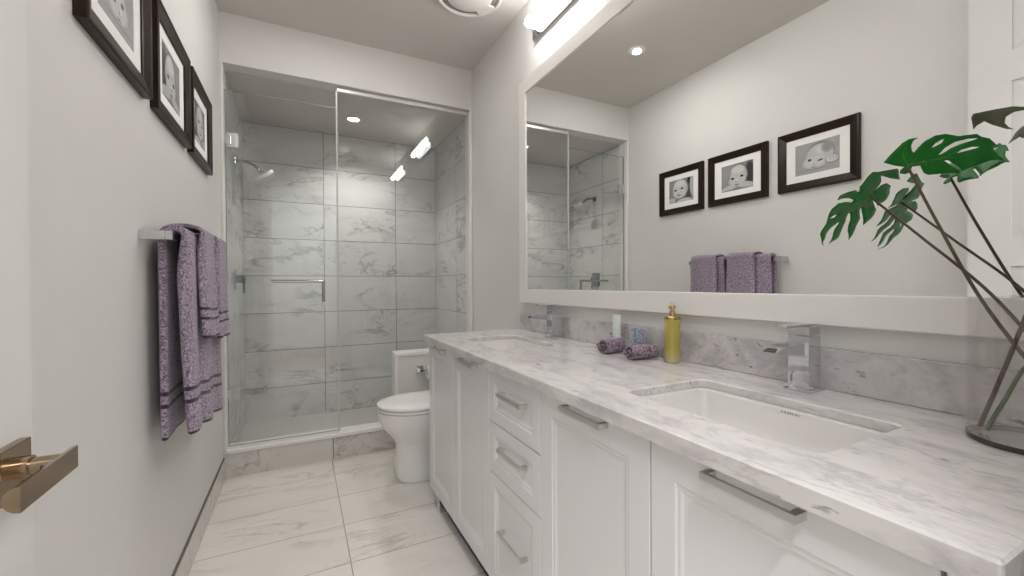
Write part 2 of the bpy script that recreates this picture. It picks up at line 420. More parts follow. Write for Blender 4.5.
# recessed lights
def downlight(name, x, y, z, label, lr):
    t = thing(name, label, 'light', (x, y, z), 'recessed ceiling lights')
    bm = NB()
    prof = [(0.058, -0.004), (0.052, -0.006), (0.044, -0.005), (lr, -0.001)]
    lathe(bm, prof, (x, y, z), 'Z', 32, False); lathe(bm, [(0.058, -0.004), (0.058, 0.0)], (x, y, z), 'Z', 32, False)
    obj('trim_ring', bm, M['trim'], t, smooth=True)
    bm = NB(); lathe(bm, [(lr + 0.0005, -0.0012), (lr + 0.0005, -0.0005)], (x, y, z), 'Z', 32); obj('lens', bm, M['lens'], t)
    return t
downlight('recessed_light', 0.80, 3.52, SH, 'round recessed light in the shower ceiling, lit', 0.041)
downlight('recessed_light', 0.62, 2.203, H, 'round recessed light in the room ceiling, seen lit in the mirror', 0.026)
area_light('shower_downlight_light', (0.80, 3.52, SH - 0.012), (0, 0, 0), 0.08, 0.08, SHOWER_W, (1, 0.98, 0.95), 'DISK', math.radians(115))
area_light('room_downlight_light', (0.62, 2.203, H - 0.012), (0, 0, 0), 0.05, 0.05, SPOT_W, (1, 0.98, 0.95), 'DISK')

# ceiling exhaust fan
fx, fy = 1.262, 2.185
fan = thing('exhaust_fan', 'round white exhaust fan cover on the ceiling', 'fan', (fx, fy, H))
bm = NB(); lathe(bm, [(0.17, -0.003), (0.17, 0.0)], (fx, fy, H), 'Z', 48); obj('fan_recess', bm, simple('fan_shadow', (0.30, 0.28, 0.25), 0.7), fan)
bm = NB(); lathe(bm, [(0.186, 0.0), (0.184, -0.010), (0.178, -0.017), (0.171, -0.018), (0.166, -0.015), (0.166, 0.0)], (fx, fy, H), 'Z', 64, False)
for a0, a1 in ((10, 50), (145, 185), (280, 320)):
    rg = []
    for r, z in ((0.122, -0.022), (0.168, -0.017), (0.168, -0.006), (0.122, -0.006)):
        rg.append([(fx + r * math.cos(math.radians(a0 + (a1 - a0) * k / 8)), fy + r * math.sin(math.radians(a0 + (a1 - a0) * k / 8)), H + z) for k in range(9)])
    ring_loft(bm, rg + [rg[0]], False, False)
    for k in (0, 8): bm.faces.new([bm.verts.new(r[k]) for r in rg])
obj('grille_ring', bm, M['trim'], fan, smooth=True)
bm = NB(); lathe(bm, [(0.127, -0.004), (0.127, -0.018), (0.118, -0.023), (0.08, -0.029), (0.001, -0.032)], (fx, fy, H), 'Z', 48); obj('fan_dome', bm, M['trim'], fan, smooth=True)

# ================================================================== SHOWER
sd = thing('shower_door', 'frameless clear glass shower door on the left of the opening', 'shower door', (0.33, GY, 0.165))
bm = NB(); box(bm, 0.022, 0.632, GY - 0.004, GY + 0.004, 0.172, 2.305); obj('glass_panel', bm, M['glass'], sd)
bm = NB(); box(bm, 0.022, 0.0255, GY - 0.0042, GY + 0.0042, 0.172, 2.305); box(bm, 0.022, 0.632, GY - 0.0042, GY + 0.0042, 2.302, 2.305); box(bm, 0.022, 0.632, GY - 0.0042, GY + 0.0042, 0.172, 0.175)
obj('glass_edge', bm, simple('glass_edge_green', (0.22, 0.28, 0.25), 0.3), sd)
for zc, h, nm in ((2.005, 0.088, 'a'), (0.487, 0.088, 'b')):
    bm = NB(); box(bm, 0.028, 0.090, GY - 0.016, GY - 0.0055, zc - h / 2, zc + h / 2, 0.002); box(bm, 0.0195, 0.052, GY - 0.019, GY + 0.012, zc - h / 2 + 0.016, zc + h / 2 - 0.016, 0.002)
    hg = obj('hinge', bm, M['chrome'], sd)
    if nm == 'b':
        bm = NB(); box(bm, 0.098, 0.222, GY - 0.014, GY - 0.0055, zc - 0.018, zc + 0.018, 0.002); box(bm, 0.205, 0.222, GY - 0.016, GY - 0.0055, zc - 0.027, zc + 0.027, 0.002); obj('bluish_bar', bm, M['valve'], hg)  # flat bluish bar beside the lower hinge
bm = NB(); hy = GY - 0.055
pth = [(0.255, hy, 1.162), (0.545, hy, 1.162)]
tube(bm, pth, 0.0095, 14); tube(bm, [(0.548, hy, 1.1715), (0.548, hy, 1.015)], 0.0095, 14)
for px, pz in ((0.27, 1.162), (0.548, 1.045)): tube(bm, [(px, hy, pz), (px, GY - 0.004, pz)], 0.007, 12)
hd = obj('pull_handle', bm, M['pull'], sd, smooth=True)
bm = NB(); lathe(bm, [(0.0098, 0), (0.0098, -0.022)], (0.548, hy, 1.0275), 'Z', 16); obj('handle_cap', bm, M['trim'], hd, smooth=True); 

sp = thing('glass_screen', 'fixed clear glass shower panel beside the door, under a slim header channel', 'glass panel', (1.1, GY, 0.165))
bm = NB(); prism(bm, [(0.640, 0.167), (0.992, 0.167), (0.992, 0.664), (W - 0.019, 0.664), (W - 0.019, 2.418), (0.640, 2.418)], 'Y', GY - 0.004, GY + 0.004); obj('glass_panel', bm, M['glass'], sp)
bm = NB(); box(bm, 0.640, W - 0.019, GY - 0.012, GY + 0.012, 2.415, SH + 0.004, 0.002); obj('header_channel', bm, simple('satin_aluminium', (0.62, 0.60, 0.57), 0.35, 0.6), sp)
bm = NB(); box(bm, 0.6335, 0.6435, GY - 0.0065, GY + 0.0065, 0.170, 2.418); obj('edge_seal', bm, M['glassedge'], sp)

# shower head
sh = thing('wall_shower', 'square chrome shower head on a curved arm on the left shower wall', 'shower head', (0.018, 3.44, 1.995))
bm = NB(); box(bm, 0.018, 0.026, 3.415, 3.465, 1.97, 2.02, 0.002); obj('wall_flange', bm, M['valve'], sh)
ap = bezier([(0.024, 3.44, 1.995), (0.08, 3.44, 1.995), (0.135, 3.44, 1.975), (0.17, 3.44, 1.94)], 8)
bm = NB(); tube(bm, ap, 0.009, 12); obj('shower_arm', bm, M['valve'], sh, smooth=True)
bm = NB(); b2 = NB(); box(b2, -0.065, 0.065, -0.065, 0.065, -0.03, 0.0, 0.003); lathe(b2, [(0.014, 0.0), (0.018, 0.012), (0.011, 0.03)], (0, 0, 0), 'Z', 20)
merge(bm, b2, Matrix.Translation((0.190, 3.44, 1.915)) @ Matrix.Rotation(math.radians(-32), 4, 'Y')); obj('spray_head', bm, M['nickel'], sh, smooth=True)
# shower valve
sv = thing('shower_valve', 'chrome shower valve with square plate on the left shower wall', 'valve', (0.018, 3.42, 1.18))
bm = NB(); box(bm, 0.018, 0.026, 3.36, 3.48, 1.115, 1.245, 0.003); obj('valve_plate', bm, M['valve'], sv)
bm = NB(); lathe(bm, [(0.026, 0.0), (0.026, 0.045), (0.022, 0.05)], (0.026, 3.42, 1.18), 'X', 24); obj('valve_body', bm, M['valve'], sv, smooth=True)
bm = NB(); box(bm, 0.062, 0.076, 3.408, 3.432, 1.085, 1.19, 0.002); obj('valve_lever', bm, M['valve'], sv)

# ================================================================== TOILET
tx, ty = 1.2, 2.525
tl = thing('toilet', 'white one-piece toilet between the vanity and the half-height wall', 'toilet', (tx, ty, 0.0))
def egg(z, xf, xb, hw, n=48, e=2.0, back=2.0):
    """plan section: round nose at xf, squarer back at xb"""
    xm = xf + hw * 1.15 if xf + hw * 1.15 < xb - 0.06 else (xf + xb) / 2
    out = []
    for k in range(n):
        a = 2 * PI * k / n; c, s = math.cos(a), math.sin(a)
        ee = e if c < 0 else 3.6
        rx = (xm - xf) if c < 0 else (xb - xm)
        out.append((xm + rx * math.copysign(abs(c) ** (2 / ee), c), ty + hw * math.copysign(abs(s) ** (2 / ee), s), z))
    return out
bm = NB()
ring_loft(bm, [egg(0.001, 0.905, 1.50, 0.135, e=2.7), egg(0.02, 0.900, 1.505, 0.138, e=2.7), egg(0.08, 0.906, 1.50, 0.130, e=2.6), egg(0.16, 0.912, 1.50, 0.124, e=2.5), egg(0.205, 0.908, 1.50, 0.126, e=2.4), egg(0.235, 0.892, 1.50, 0.136, e=2.2), egg(0.265, 0.866, 1.50, 0.154), egg(0.30, 0.838, 1.50, 0.172), egg(0.335, 0.820, 1.50, 0.183), egg(0.37, 0.811, 1.50, 0.188), egg(0.402, 0.808, 1.50, 0.189)])
obj('bowl', bm, M['ceramic'], tl, smooth=True)
bm = NB(); ring_loft(bm, [egg(0.404, 0.810, 1.33, 0.187), egg(0.408, 0.805, 1.33, 0.191), egg(0.417, 0.805, 1.33, 0.191), egg(0.421, 0.810, 1.33, 0.187)]); obj('toilet_seat', bm, M['ceramic'], tl, smooth=True)
bm = NB(); ring_loft(bm, [egg(0.425, 0.808, 1.33, 0.189), egg(0.429, 0.804, 1.33, 0.192), egg(0.438, 0.805, 1.33, 0.191), egg(0.447, 0.818, 1.32, 0.18), egg(0.453, 0.858, 1.29, 0.14), egg(0.455, 0.918, 1.24, 0.08)]); obj('toilet_lid', bm, M['ceramic'], tl, smooth=True)
bm = NB(); box(bm, 1.37, 1.565, ty - 0.20, ty + 0.20, 0.38, 0.70, 0.02, 3); tk = obj('tank', bm, M['ceramic'], tl, smooth=True)
bm = NB(); box(bm, 1.36, 1.572, ty - 0.21, ty + 0.21, 0.70, 0.735, 0.008, 3); lathe(bm, [(0.022, 0.0), (0.022, 0.006)], (1.46, ty, 0.735), 'Z', 20); obj('tank_lid', bm, M['ceramic'], tl, smooth=True)

# toilet paper holder on the half-height wall
tp = thing('paper_holder', 'chrome toilet paper holder on the half-height wall', 'paper holder', (1.168, D + 0.006, 0.535))
bm = NB(); box(bm, 1.143, 1.193, D - 0.010, D + 0.006, 0.508, 0.560, 0.002); obj('mount_plate', bm, M['chrome'], tp)
bm = NB(); box(bm, 1.157, 1.179, D - 0.068, D - 0.010, 0.523, 0.545, 0.002); box(bm, 1.157, 1.325, D - 0.068, D - 0.052, 0.526, 0.542, 0.002); obj('holder_arm', bm, M['chrome'], tp)
bm = NB(); yc = D - 0.060
lathe(bm, [(0.0195, 0.0), (0.05, 0.0), (0.05, 0.1), (0.0195, 0.1), (0.0195, 0.0)], (1.208, yc, 0.515), 'X', 40, False)
tag(obj('toilet_paper_roll', bm, M['paper'], loc=(1.26, yc, 0.515), smooth=True), 'white roll of toilet paper hanging on the chrome holder behind the toilet', 'toilet paper')

# ================================================================== VANITY
GAP = 0.0015
def shaker(bm, y0, y1, z0, z1, fr=0.058, x=VX):
    """lacquered front with raised border and a stepped inner moulding around a sunk centre"""
    y0 += GAP; y1 -= GAP; z0 += GAP; z1 -= GAP
    def ring(i, xx): return [bm.verts.new(p) for p in ((xx, y0 + i, z0 + i), (xx, y1 - i, z0 + i), (xx, y1 - i, z1 - i), (xx, y0 + i, z1 - i))]
    seq = [ring(0, x + 0.019), ring(0, x + 0.0015), ring(0.0015, x), ring(fr, x), ring(fr + 0.004, x + 0.003), ring(fr + 0.011, x + 0.003), ring(fr + 0.016, x + 0.006), ring(fr + 0.024, x + 0.007)]
    for a, b in zip(seq, seq[1:]):
        for k in range(4): bm.faces.new((a[k], a[(k + 1) % 4], b[(k + 1) % 4], b[k]))
    bm.faces.new(seq[-1]); bm.faces.new(seq[0][::-1])

def bar_pull(yc, zc, ln, parent):
    bm = NB(); xo = VX - 0.027; a, b = yc - ln / 2, yc + ln / 2; xe = VX + 0.0005
    prism(bm, [(xo, a), (xo, b), (xe, b), (xe, b - 0.011), (xo + 0.007, b - 0.011), (xo + 0.007, a + 0.011), (xe, a + 0.011), (xe, a)], 'Z', zc - 0.006, zc + 0.006)
    return obj('handle', bm, M['nickel'], parent)

def cabinet(y0, y1, label):
    t = thing('vanity_cabinet', label, 'cabinet', (1.28, (y0 + y1) / 2, 0.0), 'white vanity cabinets')
    bm = NB(); bx0 = VX + 0.02
    box(bm, bx0, W - 0.002, y0 + 0.001, y0 + 0.017, 0.083, 0.8545); box(bm, bx0, W - 0.002, y1 - 0.017, y1 - 0.001, 0.083, 0.8545)
    box(bm, bx0, W - 0.002, y0 + 0.017, y1 - 0.017, 0.083, 0.10); box(bm, W - 0.02, W - 0.002, y0 + 0.017, y1 - 0.017, 0.10, 0.8545)
    box(bm, bx0, bx0 + 0.018, y0 + 0.017, y1 - 0.017, 0.81, 0.8545)
    obj('body', bm, M['lacquer'], t); return t

def cab_door(cab, y0, y1, yh, hl):
    bm = NB(); shaker(bm, y0, y1, 0.083, 0.838); d = obj('door', bm, M['lacquer'], cab)
    bar_pull(yh, 0.826, hl, d)

c1 = cabinet(1.378, 2.158, 'white two-door vanity cabinet at the far end by the toilet')
cab_door(c1, 1.770, 2.158, 1.955, 0.17); cab_door(c1, 1.378, 1.770, 1.565, 0.17)
bm = NB(); box(bm, 1.020, 1.062, 2.020, 2.062, 0.0, 0.083, 0.002); obj('leg', bm, M['chrome'], c1)['label'] = 'square chrome leg'
bm = NB(); box(bm, 1.49, 1.532, 2.020, 2.062, 0.0, 0.083, 0.002); obj('leg', bm, M['chrome'], c1)['label'] = 'square chrome leg'
bm = NB(); box(bm, VX + 0.02, W - 0.002, 2.1585, 2.166, 0.083, 0.8545, 0.001); obj('end_panel', bm, M['lacquer'], c1)
bm = NB(); box(bm, 1.052, 1.07, 1.38, 1.985, 0.0, 0.082); obj('toe_kick', bm, M['navy'], c1)['label'] = 'dark navy toe kick'
c2 = cabinet(1.018, 1.378, 'white three-drawer vanity cabinet between the two door cabinets')
for z0, z1, zh in ((0.653, 0.838, 0.772), (0.474, 0.653, 0.588), (0.083, 0.474, 0.312)):
    bm = NB(); shaker(bm, 1.018, 1.378, z0, z1, 0.042); d = obj('drawer', bm, M['lacquer'], c2); bar_pull(1.178, zh, 0.165, d)
bm = NB(); box(bm, 1.052, 1.07, 1.02, 1.376, 0.0, 0.082); obj('toe_kick', bm, M['navy'], c2)['label'] = 'dark navy toe kick'
c3 = cabinet(0.189, 1.018, 'white two-door vanity cabinet nearest the doorway, under the big sink')
cab_door(c3, 0.602, 1.018, 0.805, 0.16); cab_door(c3, 0.189, 0.602, 0.395, 0.148)
bm = NB(); box(bm, 1.052, 1.07, 0.15, 1.016, 0.0, 0.082); obj('toe_kick', bm, M['navy'], c3)['label'] = 'dark navy toe kick'
bm = NB(); box(bm, VX, VX + 0.02, 0.150, 0.1855, 0.083, 0.838, 0.001); box(bm, VX + 0.02, W - 0.002, 0.150, 0.1885, 0.083, 0.8545, 0.001); obj('filler_panel', bm, M['lacquer'], c3)

# countertop with two sink cut-outs, bevelled edge, backsplash
SINKS = ((1.115, 1.392, 0.360, 0.790), (1.115, 1.392, 1.515, 1.935))
ct = thing('countertop', 'long white veined stone countertop on the vanity', 'countertop', (1.28, 1.16, CZ))
def rrect(x0, x1, y0, y1, r, n=5):
    out = []
    for cx, cy, a0 in ((x1 - r, y1 - r, 0), (x0 + r, y1 - r, 90), (x0 + r, y0 + r, 180), (x1 - r, y0 + r, 270)):
        for k in range(n + 1):
            a = math.radians(a0 + 90 * k / n); out.append((cx + r * math.cos(a), cy + r * math.sin(a)))
    return out
CX0, CX1, CY0, CY1, TH = 0.991, W - 0.002, 0.141, 2.177, 0.020
bm = NB()
def fill_loops(bm, loops, z):
    es = []; vv = []
    for lp in loops:
        v = [bm.verts.new((p[0], p[1], z)) for p in lp]; vv.append(v)
        es += [bm.edges.new((v[i], v[(i + 1) % len(v)])) for i in range(len(v))]
    bmesh.ops.triangle_fill(bm, use_beauty=True, edges=es); return vv
e = 0.003
top = fill_loops(bm, [rrect(CX0 + e, CX1, CY0 + e, CY1 - e, 0.002, 2)] + [rrect(a - e, b + e, c - e, d + e, 0.022) for a, b, c, d in SINKS], CZ)
bot = fill_loops(bm, [rrect(CX0, CX1, CY0, CY1, 0.004, 2)] + [rrect(a, b, c, d, 0.02) for a, b, c, d in SINKS], CZ - TH)
midl = [[bm.verts.new((p[0], p[1], CZ - e)) for p in lp] for lp in [rrect(CX0, CX1, CY0, CY1, 0.004, 2)] + [rrect(a, b, c, d, 0.02) for a, b, c, d in SINKS]]
for A_, B_ in ((top, midl), (midl, bot)):
    for la, lb in zip(A_, B_):
        n = len(la)
        for i in range(n): bm.faces.new((la[i], la[(i + 1) % n], lb[(i + 1) % n], lb[i]))
box(bm, CX0, CX0 + 0.018, CY0 + 0.002, CY1 - 0.002, CZ - 0.032, CZ - TH); box(bm, CX0 + 0.018, CX1, CY0 + 0.0005, CY0 + 0.008, CZ - 0.032, CZ - TH)
obj('stone_slab', bm, M['stone'], ct)
bm = NB(); box(bm, W - 0.020, W - 0.001, CY0, CY1, CZ + 0.0003, 0.975, 0.0015); tag(obj('backsplash', bm, M['splash'], loc=(W - 0.01, 1.16, CZ)), 'low grey mottled stone backsplash along the wall behind the counter', 'backsplash')

# undermount sinks
def sink(x0, x1, y0, y1, label, logo):
    t = thing('sink', label, 'sink', ((x0 + x1) / 2, (y0 + y1) / 2, CZ - TH), 'undermount vanity sinks')
    bm = NB(); zt = CZ - TH - 0.0006
    def rr(i, r, z): return [(p[0], p[1], z) for p in rrect(x0 + i, x1 - i, y0 + i, y1 - i, r, 6)]
    rings = [rr(-0.02, 0.03, zt - 0.004), rr(-0.02, 0.03, zt), rr(-0.003, 0.022, zt), rr(0.003, 0.022, zt - 0.006), rr(0.008, 0.026, zt - 0.05), rr(0.018, 0.035, zt - 0.095), rr(0.045, 0.05, zt - 0.118), rr(0.10, 0.03, zt - 0.124)]
    vs = ring_loft(bm, rings, False); bm.faces.new(vs[-1])
    rings2 = [rr(-0.02, 0.03, zt - 0.004), rr(-0.006, 0.03, zt - 0.012), rr(0.0, 0.03, zt - 0.05), rr(0.03, 0.05, zt - 0.12), rr(0.09, 0.04, zt - 0.134)]
    vs = ring_loft(bm, rings2, False); bm.faces.new(vs[-1])
    obj('basin', bm, M['sinkc'], t, smooth=True)
    bm = NB(); lathe(bm, [(0.030, 0.0), (0.030, 0.003), (0.022, 0.004), (0.02, 0.002)], ((x0 + x1) / 2, (y0 + y1) / 2, zt - 0.1235), 'Z', 24); obj('drain', bm, M['chrome'], t, smooth=True)
    if logo:
        cu = bpy.data.curves.new('logo', 'FONT'); cu.body = 'contrac'; cu.size = 0.0105; cu.extrude = 0.0002; cu.align_x = 'CENTER'; cu.space_character = 1.25
        o = bpy.data.objects.new('tmp', cu); COL.objects.link(o)
        bpy.context.view_layer.update()
        me = bpy.data.meshes.new_from_object(o.evaluated_get(bpy.context.evaluated_depsgraph_get())); bpy.data.objects.remove(o)
        b = NB(); b.from_mesh(me); bpy.data.meshes.remove(me)
        # text on the back wall of the basin, reading towards -x viewers
        b.transform(Matrix.Translation((x1 - 0.0068, 0.556, zt - 0.0125)) @ Matrix(((0, -0.10, -1, 0), (-1, 0, 0, 0), (0, 1, 0, 0), (0, 0, 0, 1))))
        o2 = obj('logo', b, M['reveal'], t)
    return t
sink(*SINKS[0], 'white rectangular sink basin set in the countertop nearest the camera', True)
sink(*SINKS[1], 'white rectangular sink basin at the far end of the countertop', False)

# faucets
def faucet(yc, label):
    x0 = 1.505; t = thing('faucet', label, 'faucet', (x0, yc, CZ), 'square chrome faucets')
    bm = NB(); box(bm, x0 - 0.034, x0 + 0.034, yc - 0.030, yc + 0.030, CZ, CZ + 0.007, 0.0015); obj('base_plate', bm, M['chrome'], t)
    bm = NB(); hx, hy_ = 0.0245, 0.0235
    # column with an arched recess on the face towards the basin
    pts = [(-hy_, 0.007), (-hy_ + 0.005, 0.007), (-hy_ + 0.005, 0.035)] + [(0 - (hy_ - 0.005) * math.cos(PI * k / 10), 0.035 + (hy_ - 0.005) * 0.8 * math.sin(PI * k / 10)) for k in range(1, 10)] + [(hy_ - 0.005, 0.035), (hy_ - 0.005, 0.007), (hy_, 0.007), (hy_, 0.133), (-hy_, 0.133)]
    prism(bm, [(yc + a, CZ + b) for a, b in pts], 'X', x0 - hx, x0 - hx + 0.005)
    box(bm, x0 - hx + 0.005, x0 + hx, yc - hy_, yc + hy_, CZ + 0.007, CZ + 0.133)
    obj('column', bm, M['chrome'], t)
    bm = NB(); prism(bm, [(x0 - hx + 0.002, CZ + 0.088), (x0 - hx + 0.002, CZ + 0.118), (1.386, CZ + 0.114), (1.366, CZ + 0.103), (1.379, CZ + 0.099), (1.42, CZ + 0.095)], 'Y', yc - 0.019, yc + 0.019)
    spt = obj('spout', bm, M['chrome'], t)
    bm = NB(); prism(bm, [(1.3675, CZ + 0.1035), (1.384, CZ + 0.112), (1.386, CZ + 0.1135), (1.3665, CZ + 0.1045)], 'Y', yc - 0.013, yc + 0.013); obj('spout_opening', bm, M['black'], spt)
    bm = NB(); box(bm, x0 - hx, x0 + hx, yc - hy_, yc + hy_, CZ + 0.135, CZ + 0.156, 0.0012); box(bm, x0 - hx - 0.068, x0 + 0.01, yc - 0.013, yc + 0.013, CZ + 0.156, CZ + 0.162, 0.001); obj('lever_handle', bm, M['chrome'], t)
    return t
fa = faucet(0.592, 'square chrome faucet beside the sink nearest the camera')
dup(fa, (0, 1.722 - 0.592, 0), 'square chrome faucet beside the far sink')

# ================================================================== MIRROR and VANITY LIGHTS
mr = thing('wall_mirror', 'wide white-framed mirror over the vanity', 'mirror', (W, 1.16, 1.03))
MY0, MY1, MZ0, MZ1, FWD = 0.10, 2.163, 1.031, 2.290, 0.076
bm = NB()
prof_in = [(MY0 + FWD, MZ0 + FWD), (MY1 - FWD, MZ0 + FWD), (MY1 - FWD, MZ1 - FWD), (MY0 + FWD, MZ1 - FWD)]
def ringx(i, x): return [bm.verts.new(p) for p in ((x, MY0 + i, MZ0 + i), (x, MY1 - i, MZ0 + i), (x, MY1 - i, MZ1 - i), (x, MY0 + i, MZ1 - i))]
sq = [ringx(0, W - 0.001), ringx(0, W - 0.024), ringx(0.003, W - 0.027), ringx(FWD - 0.003, W - 0.027), ringx(FWD, W - 0.0255), ringx(FWD, W - 0.0185)]
for a, b in zip(sq, sq[1:]):
    for k in range(4): bm.faces.new((a[k], a[(k + 1) % 4], b[(k + 1) % 4], b[k]))
obj('frame', bm, M['trim'], mr)
bm = NB(); box(bm, MX, W - 0.001, MY0 + FWD - 0.003, MY1 - FWD + 0.003, MZ0 + FWD - 0.003, MZ1 - FWD + 0.003); obj('mirror_glass', bm, M['mirror'], mr)

def vanity_light(y0, y1, label):
    zc = 2.545; xc = W - 0.050; r = 0.026
    t = thing('vanity_light', label, 'light', (W, (y0 + y1) / 2, zc), 'vanity lights over the mirror')
    bm = NB(); box(bm, W - 0.016, W - 0.001, y0 - 0.004, y1 + 0.004, zc - 0.078, zc + 0.050, 0.002)
    for ye in (y0 + 0.006, y1 - 0.006): box(bm, xc, W - 0.014, ye - 0.005, ye + 0.005, zc - 0.02, zc + 0.02, 0.001)
    obj('back_plate', bm, M['chrome'], t)
    bm = NB(); prof = [(0.001, 0.0)]
    prof = [(r * math.sin(PI / 2 * k / 6) + 0.0005, 0.022 * (1 - math.cos(PI / 2 * k / 6))) for k in range(7)]
    L = y1 - y0; prof = prof + [(a, L - b) for a, b in prof[::-1]]
    lathe(bm, prof, (xc, y0, zc), 'Y', 28); obj('diffuser', bm, M['tube'], t, smooth=True)
    return t
vl = vanity_light(1.42, 2.01, 'lit tube light over the mirror, the one nearer the shower')
dup(vl, (0, -1.115, 0), 'lit tube light nearer the doorway, seen only as a reflection in the shower glass')

# ================================================================== LEFT WALL: PICTURES
def print_mat(name, blobs, bg):
    """soft grey photograph: blobs = (s, z, rs, rz, soft, grey[, rot]); s runs towards the doorway, in print halves"""
    t = NT(name); c = t.sep(t.coord())
    s = t.math('MULTIPLY', c[1], -1.0 / 0.119); z = t.math('DIVIDE', c[2], 0.092)
    col = t.mix(t.noise(t.coord(), 9.0, 4), (bg * 0.75,) * 3, (bg * 1.2,) * 3)
    for b in blobs:
        cs, cz, rs, rz, soft, g = b[:6]; ro = b[6] if len(b) > 6 else 0.0
        a = t.math('SUBTRACT', s, cs); d = t.math('SUBTRACT', z, cz)
        u = t.math('ADD', t.math('MULTIPLY', a, math.cos(ro) / rs), t.math('MULTIPLY', d, math.sin(ro) / rs))
        w = t.math('SUBTRACT', t.math('MULTIPLY', d, math.cos(ro) / rz), t.math('MULTIPLY', a, math.sin(ro) / rz))
        q = t.math('ADD', t.math('MULTIPLY', u, u), t.math('MULTIPLY', w, w))
        f = t.ramp(q, 1.0 - soft, 1.0 + soft, 1.0, 0.0)
        col = t.mix(f, col, (g, g * 0.99, g * 0.985))
    t.base(col).set(Roughness=0.25)
    return t.m
PR = [
 # lying, cheek down with a fist at the right
 print_mat('photo_print_lying', [(0, -0.75, 1.4, 0.4, 0.4, 0.36), (0.15, 0.15, 0.64, 0.74, 0.12, 0.10), (0.13, 0.10, 0.62, 0.70, 0.25, 0.50), (0.25, 0.42, 0.30, 0.25, 0.8, 0.62), (0.45, 0.5, 0.25, 0.35, 0.8, 0.26), (-0.1, -0.30, 0.52, 0.38, 0.4, 0.56),
   (-0.32, -0.12, 0.085, 0.075, 0.6, 0.02), (0.16, -0.24, 0.13, 0.05, 0.6, 0.03, 0.2), (-0.2, -0.42, 0.10, 0.07, 0.7, 0.33), (-0.24, -0.36, 0.07, 0.10, 0.8, 0.66), (-0.12, -0.62, 0.13, 0.035, 0.7, 0.2), (0.66, -0.33, 0.31, 0.25, 0.15, 0.14), (0.66, -0.31, 0.28, 0.22, 0.3, 0.58), (0.6, -0.25, 0.02, 0.14, 0.6, 0.3), (0.72, -0.25, 0.02, 0.14, 0.6, 0.3), (0.84, -0.27, 0.02, 0.12, 0.6, 0.3), (-0.2, -0.74, 0.8, 0.025, 0.8, 0.22)], 0.34),
 # facing, chin on arms
 print_mat('photo_print_chin_on_arms', [(0.78, 0.1, 0.3, 0.9, 0.6, 0.05), (0.1, 0.12, 0.56, 0.82, 0.15, 0.12), (0.08, 0.08, 0.52, 0.78, 0.25, 0.50), (0.05, 0.5, 0.38, 0.3, 0.8, 0.64), (0.0, -0.3, 0.50, 0.38, 0.4, 0.54), (-0.27, -0.10, 0.10, 0.08, 0.5, 0.015), (0.30, -0.02, 0.10, 0.08, 0.5, 0.015), (-0.02, -0.28, 0.07, 0.12, 0.8, 0.66), (-0.03, -0.38, 0.09, 0.03, 0.7, 0.2), (-0.02, -0.60, 0.22, 0.06, 0.6, 0.14), (0.55, 0.0, 0.09, 0.16, 0.4, 0.44), (-0.55, -0.78, 0.5, 0.2, 0.4, 0.52, 0.3), (0.55, -0.72, 0.5, 0.22, 0.4, 0.50, -0.2), (0, -0.96, 0.9, 0.06, 0.6, 0.12)], 0.30),
 # upright, looking out
 print_mat('photo_print_upright', [(0.68, 0.5, 0.2, 0.6, 0.5, 0.02), (0.62, -0.3, 0.25, 0.8, 0.6, 0.08), (0.9, 0.3, 0.2, 0.9, 0.5, 0.45), (-0.05, 0.2, 0.66, 0.82, 0.15, 0.14), (-0.08, 0.16, 0.60, 0.78, 0.25, 0.54), (-0.1, 0.62, 0.42, 0.28, 0.8, 0.66), (-0.12, -0.2, 0.52, 0.42, 0.4, 0.58), (-0.45, 0.08, 0.11, 0.07, 0.5, 0.01), (0.08, 0.16, 0.11, 0.07, 0.5, 0.01), (-0.2, -0.10, 0.07, 0.12, 0.8, 0.68), (-0.2, -0.2, 0.10, 0.03, 0.7, 0.25), (-0.16, -0.38, 0.20, 0.045, 0.6, 0.12), (0.45, 0.0, 0.09, 0.2, 0.4, 0.46), (-0.1, -0.74, 0.7, 0.05, 0.6, 0.05, 0.25), (-0.75, -0.8, 0.3, 0.3, 0.5, 0.5), (0.25, -0.9, 0.6, 0.2, 0.5, 0.55)], 0.26),
]
PZ0, PZ1 = 1.692, 2.048
glaze = glass_mat('picture_glazing', (0.97, 0.97, 0.97), 0.0, 0.03)
